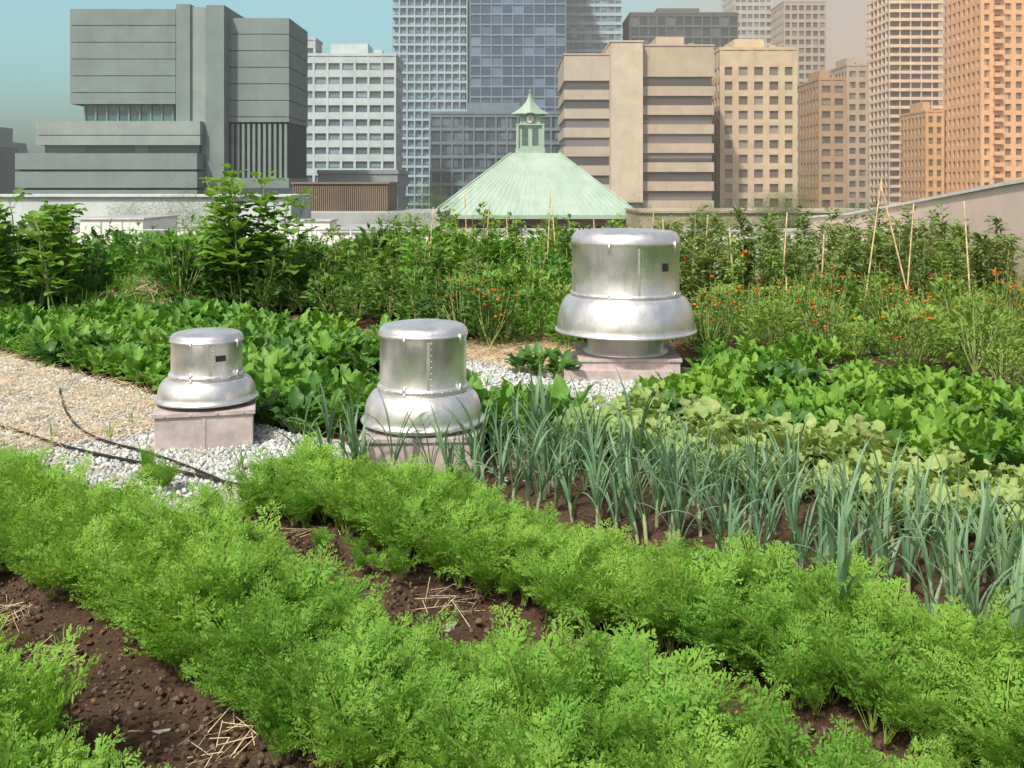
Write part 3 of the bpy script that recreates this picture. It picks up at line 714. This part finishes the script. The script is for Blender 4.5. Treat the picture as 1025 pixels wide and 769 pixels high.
disc(cy-1.03,Z(119.5),.48,0); disc(cy-1.045,Z(119.5),.40,1)
mb.box(cx-.02,cx+.02,cy-1.07,cy-1.055,Z(119.5),Z(119.5)+.33,0); mb.box(cx,cx+.24,cy-1.07,cy-1.055,Z(119.5)-.02,Z(119.5)+.02,0)
for k in(-.5,.5): mb.box(cx+k-.3,cx+k+.3,cy-1.17,cy-1.152,Z(146),Z(129),2)
ch_(mb,'clock_face_and_louvres',[simple('clock_rim',(.04,.05,.04)),simple('clock_white',(.7,.7,.65)),simple('louvre_dark',(.08,.14,.12))])

def tree(x,ytop,Yd,R,Hc):
    X=pxX(x,Yd); Zt=pxZ(ytop,Yd); e=empty('tree',(X,Yd,BZ)); mb=MB(); zc=Zt-Hc-BZ
    mb.tube((0,0,0),(0,0,zc),.35,.22,8); 
    for k in range(7):
        a=k*.9; mb.tube((0,0,zc*.85),(math.cos(a)*R*.6,math.sin(a)*R*.6,zc+Hc*U(.1,.6)),.14,.04,6)
    mb.obj('trunk',[M['bark']],parent=e)
    P=[]; cl=[(U(-.6,.6)*R,U(-.6,.6)*R,zc+Hc*U(-.25,.9),R*U(.28,.5)) for k in range(13)]
    for c in cl:
        for k in range(26):
            d=nrm(rng.normal(0,1,3))*c[3]*U(.5,1.05); P.append((c[0]+d[0],c[1]+d[1],c[2]+d[2]))
    o=mkscatter('crown',[t for t in tleaf],P,.9,1.5,1.5); o.parent=e
for a in((418,188,88,3.2,5),(440,193,92,2.5,4),(700,200,75,2.4,4),(722,202,76,2.2,4),(798,193,78,2.8,4),(776,200,76,2.2,4),(140,203,50,2.2,3.5),(182,200,52,2.6,4),(400,202,62,2,3),(655,205,70,2,3),(845,207,72,2,3)): tree(*a)

# warm summer haze lying over the city beyond the roof (homogeneous volume)
m,nt=newmat('haze'); vs=nd(nt,'ShaderNodeVolumeScatter'); vs.inputs['Color'].default_value=(1,.96,.88,1); vs.inputs['Density'].default_value=.0007
o_=nd(nt,'ShaderNodeOutputMaterial'); nt.links.new(vs.outputs[0],o_.inputs['Volume'])
mb=MB(); mb.box(-450,450,45,600,-13.95,160); mb.obj('haze_background',[m])

# ------------------------------------------------------------ world, sun, camera
el=math.radians(52); az=math.radians(210)
sd=Vector((math.sin(az)*math.cos(el),math.cos(az)*math.cos(el),math.sin(el)))
w=bpy.data.worlds.new('World'); scene.world=w; w.use_nodes=True; nt=w.node_tree; nt.nodes.clear()
sky=nd(nt,'ShaderNodeTexSky'); sky.sky_type='NISHITA'; sky.sun_disc=False; sky.sun_elevation=el; sky.sun_rotation=az; sky.air_density=1.0; sky.dust_density=5
tc=nd(nt,'ShaderNodeTexCoord').outputs['Generated']; sp=nd(nt,'ShaderNodeSeparateXYZ'); nt.links.new(tc,sp.inputs[0])
tint=nd(nt,'ShaderNodeValToRGB'); nt.links.new(mrange(nt,sp.outputs['X'],-.45,.45),tint.inputs[0])
cr=tint.color_ramp; cr.elements[0].color=(.45,.86,.80,1); cr.elements[1].color=(1.0,.56,.34,1)
for pz,c in((.35,(.5,.86,.78,1)),(.62,(.68,.82,.64,1)),(.8,(.95,.62,.40,1))):
    x=cr.elements.new(pz); x.color=c
fy=mrange(nt,sp.outputs['Y'],.6,.85); fz=mrange(nt,sp.outputs['Z'],.25,.5,1,0)
fm=nd(nt,'ShaderNodeMath',operation='MULTIPLY'); nt.links.new(fy,fm.inputs[0]); nt.links.new(fz,fm.inputs[1])
br=mix(nt,1.0,tint.outputs[0],(1,1,1),'MULTIPLY')
sc_=nd(nt,'ShaderNodeVectorMath',operation='SCALE'); sc_.inputs['Scale'].default_value=1.95; nt.links.new(br,sc_.inputs[0])
mu=nd(nt,'ShaderNodeVectorMath',operation='MULTIPLY'); nt.links.new(sky.outputs[0],mu.inputs[0]); nt.links.new(sc_.outputs[0],mu.inputs[1])
warm=mix(nt,1.0,sky.outputs[0],(1.0,.98,.92),'MULTIPLY')
fin=mix(nt,fm.outputs[0],warm,mu.outputs[0])
bg=nd(nt,'ShaderNodeBackground'); bg.inputs[1].default_value=.15; nt.links.new(fin,bg.inputs[0])
wo=nd(nt,'ShaderNodeOutputWorld'); nt.links.new(bg.outputs[0],wo.inputs[0])
l=bpy.data.lights.new('sun','SUN'); l.energy=4.3; l.angle=math.radians(2.5); l.color=(1,.93,.82)
lo=bpy.data.objects.new('sun',l); scene.collection.objects.link(lo); lo.rotation_euler=sd.to_track_quat('Z','Y').to_euler(); lo.location=(0,0,30)
cam=bpy.data.cameras.new('camera'); co=bpy.data.objects.new('camera',cam); scene.collection.objects.link(co); scene.camera=co
co.location=(0,0,H); co.rotation_euler=(math.pi/2,0,0); cam.lens=36*F/1024; cam.sensor_width=36; cam.shift_y=-(384-HZ)/1024; cam.clip_start=.05; cam.clip_end=8000
scene.view_settings.view_transform='Standard'; scene.view_settings.look='None'; scene.view_settings.exposure=0
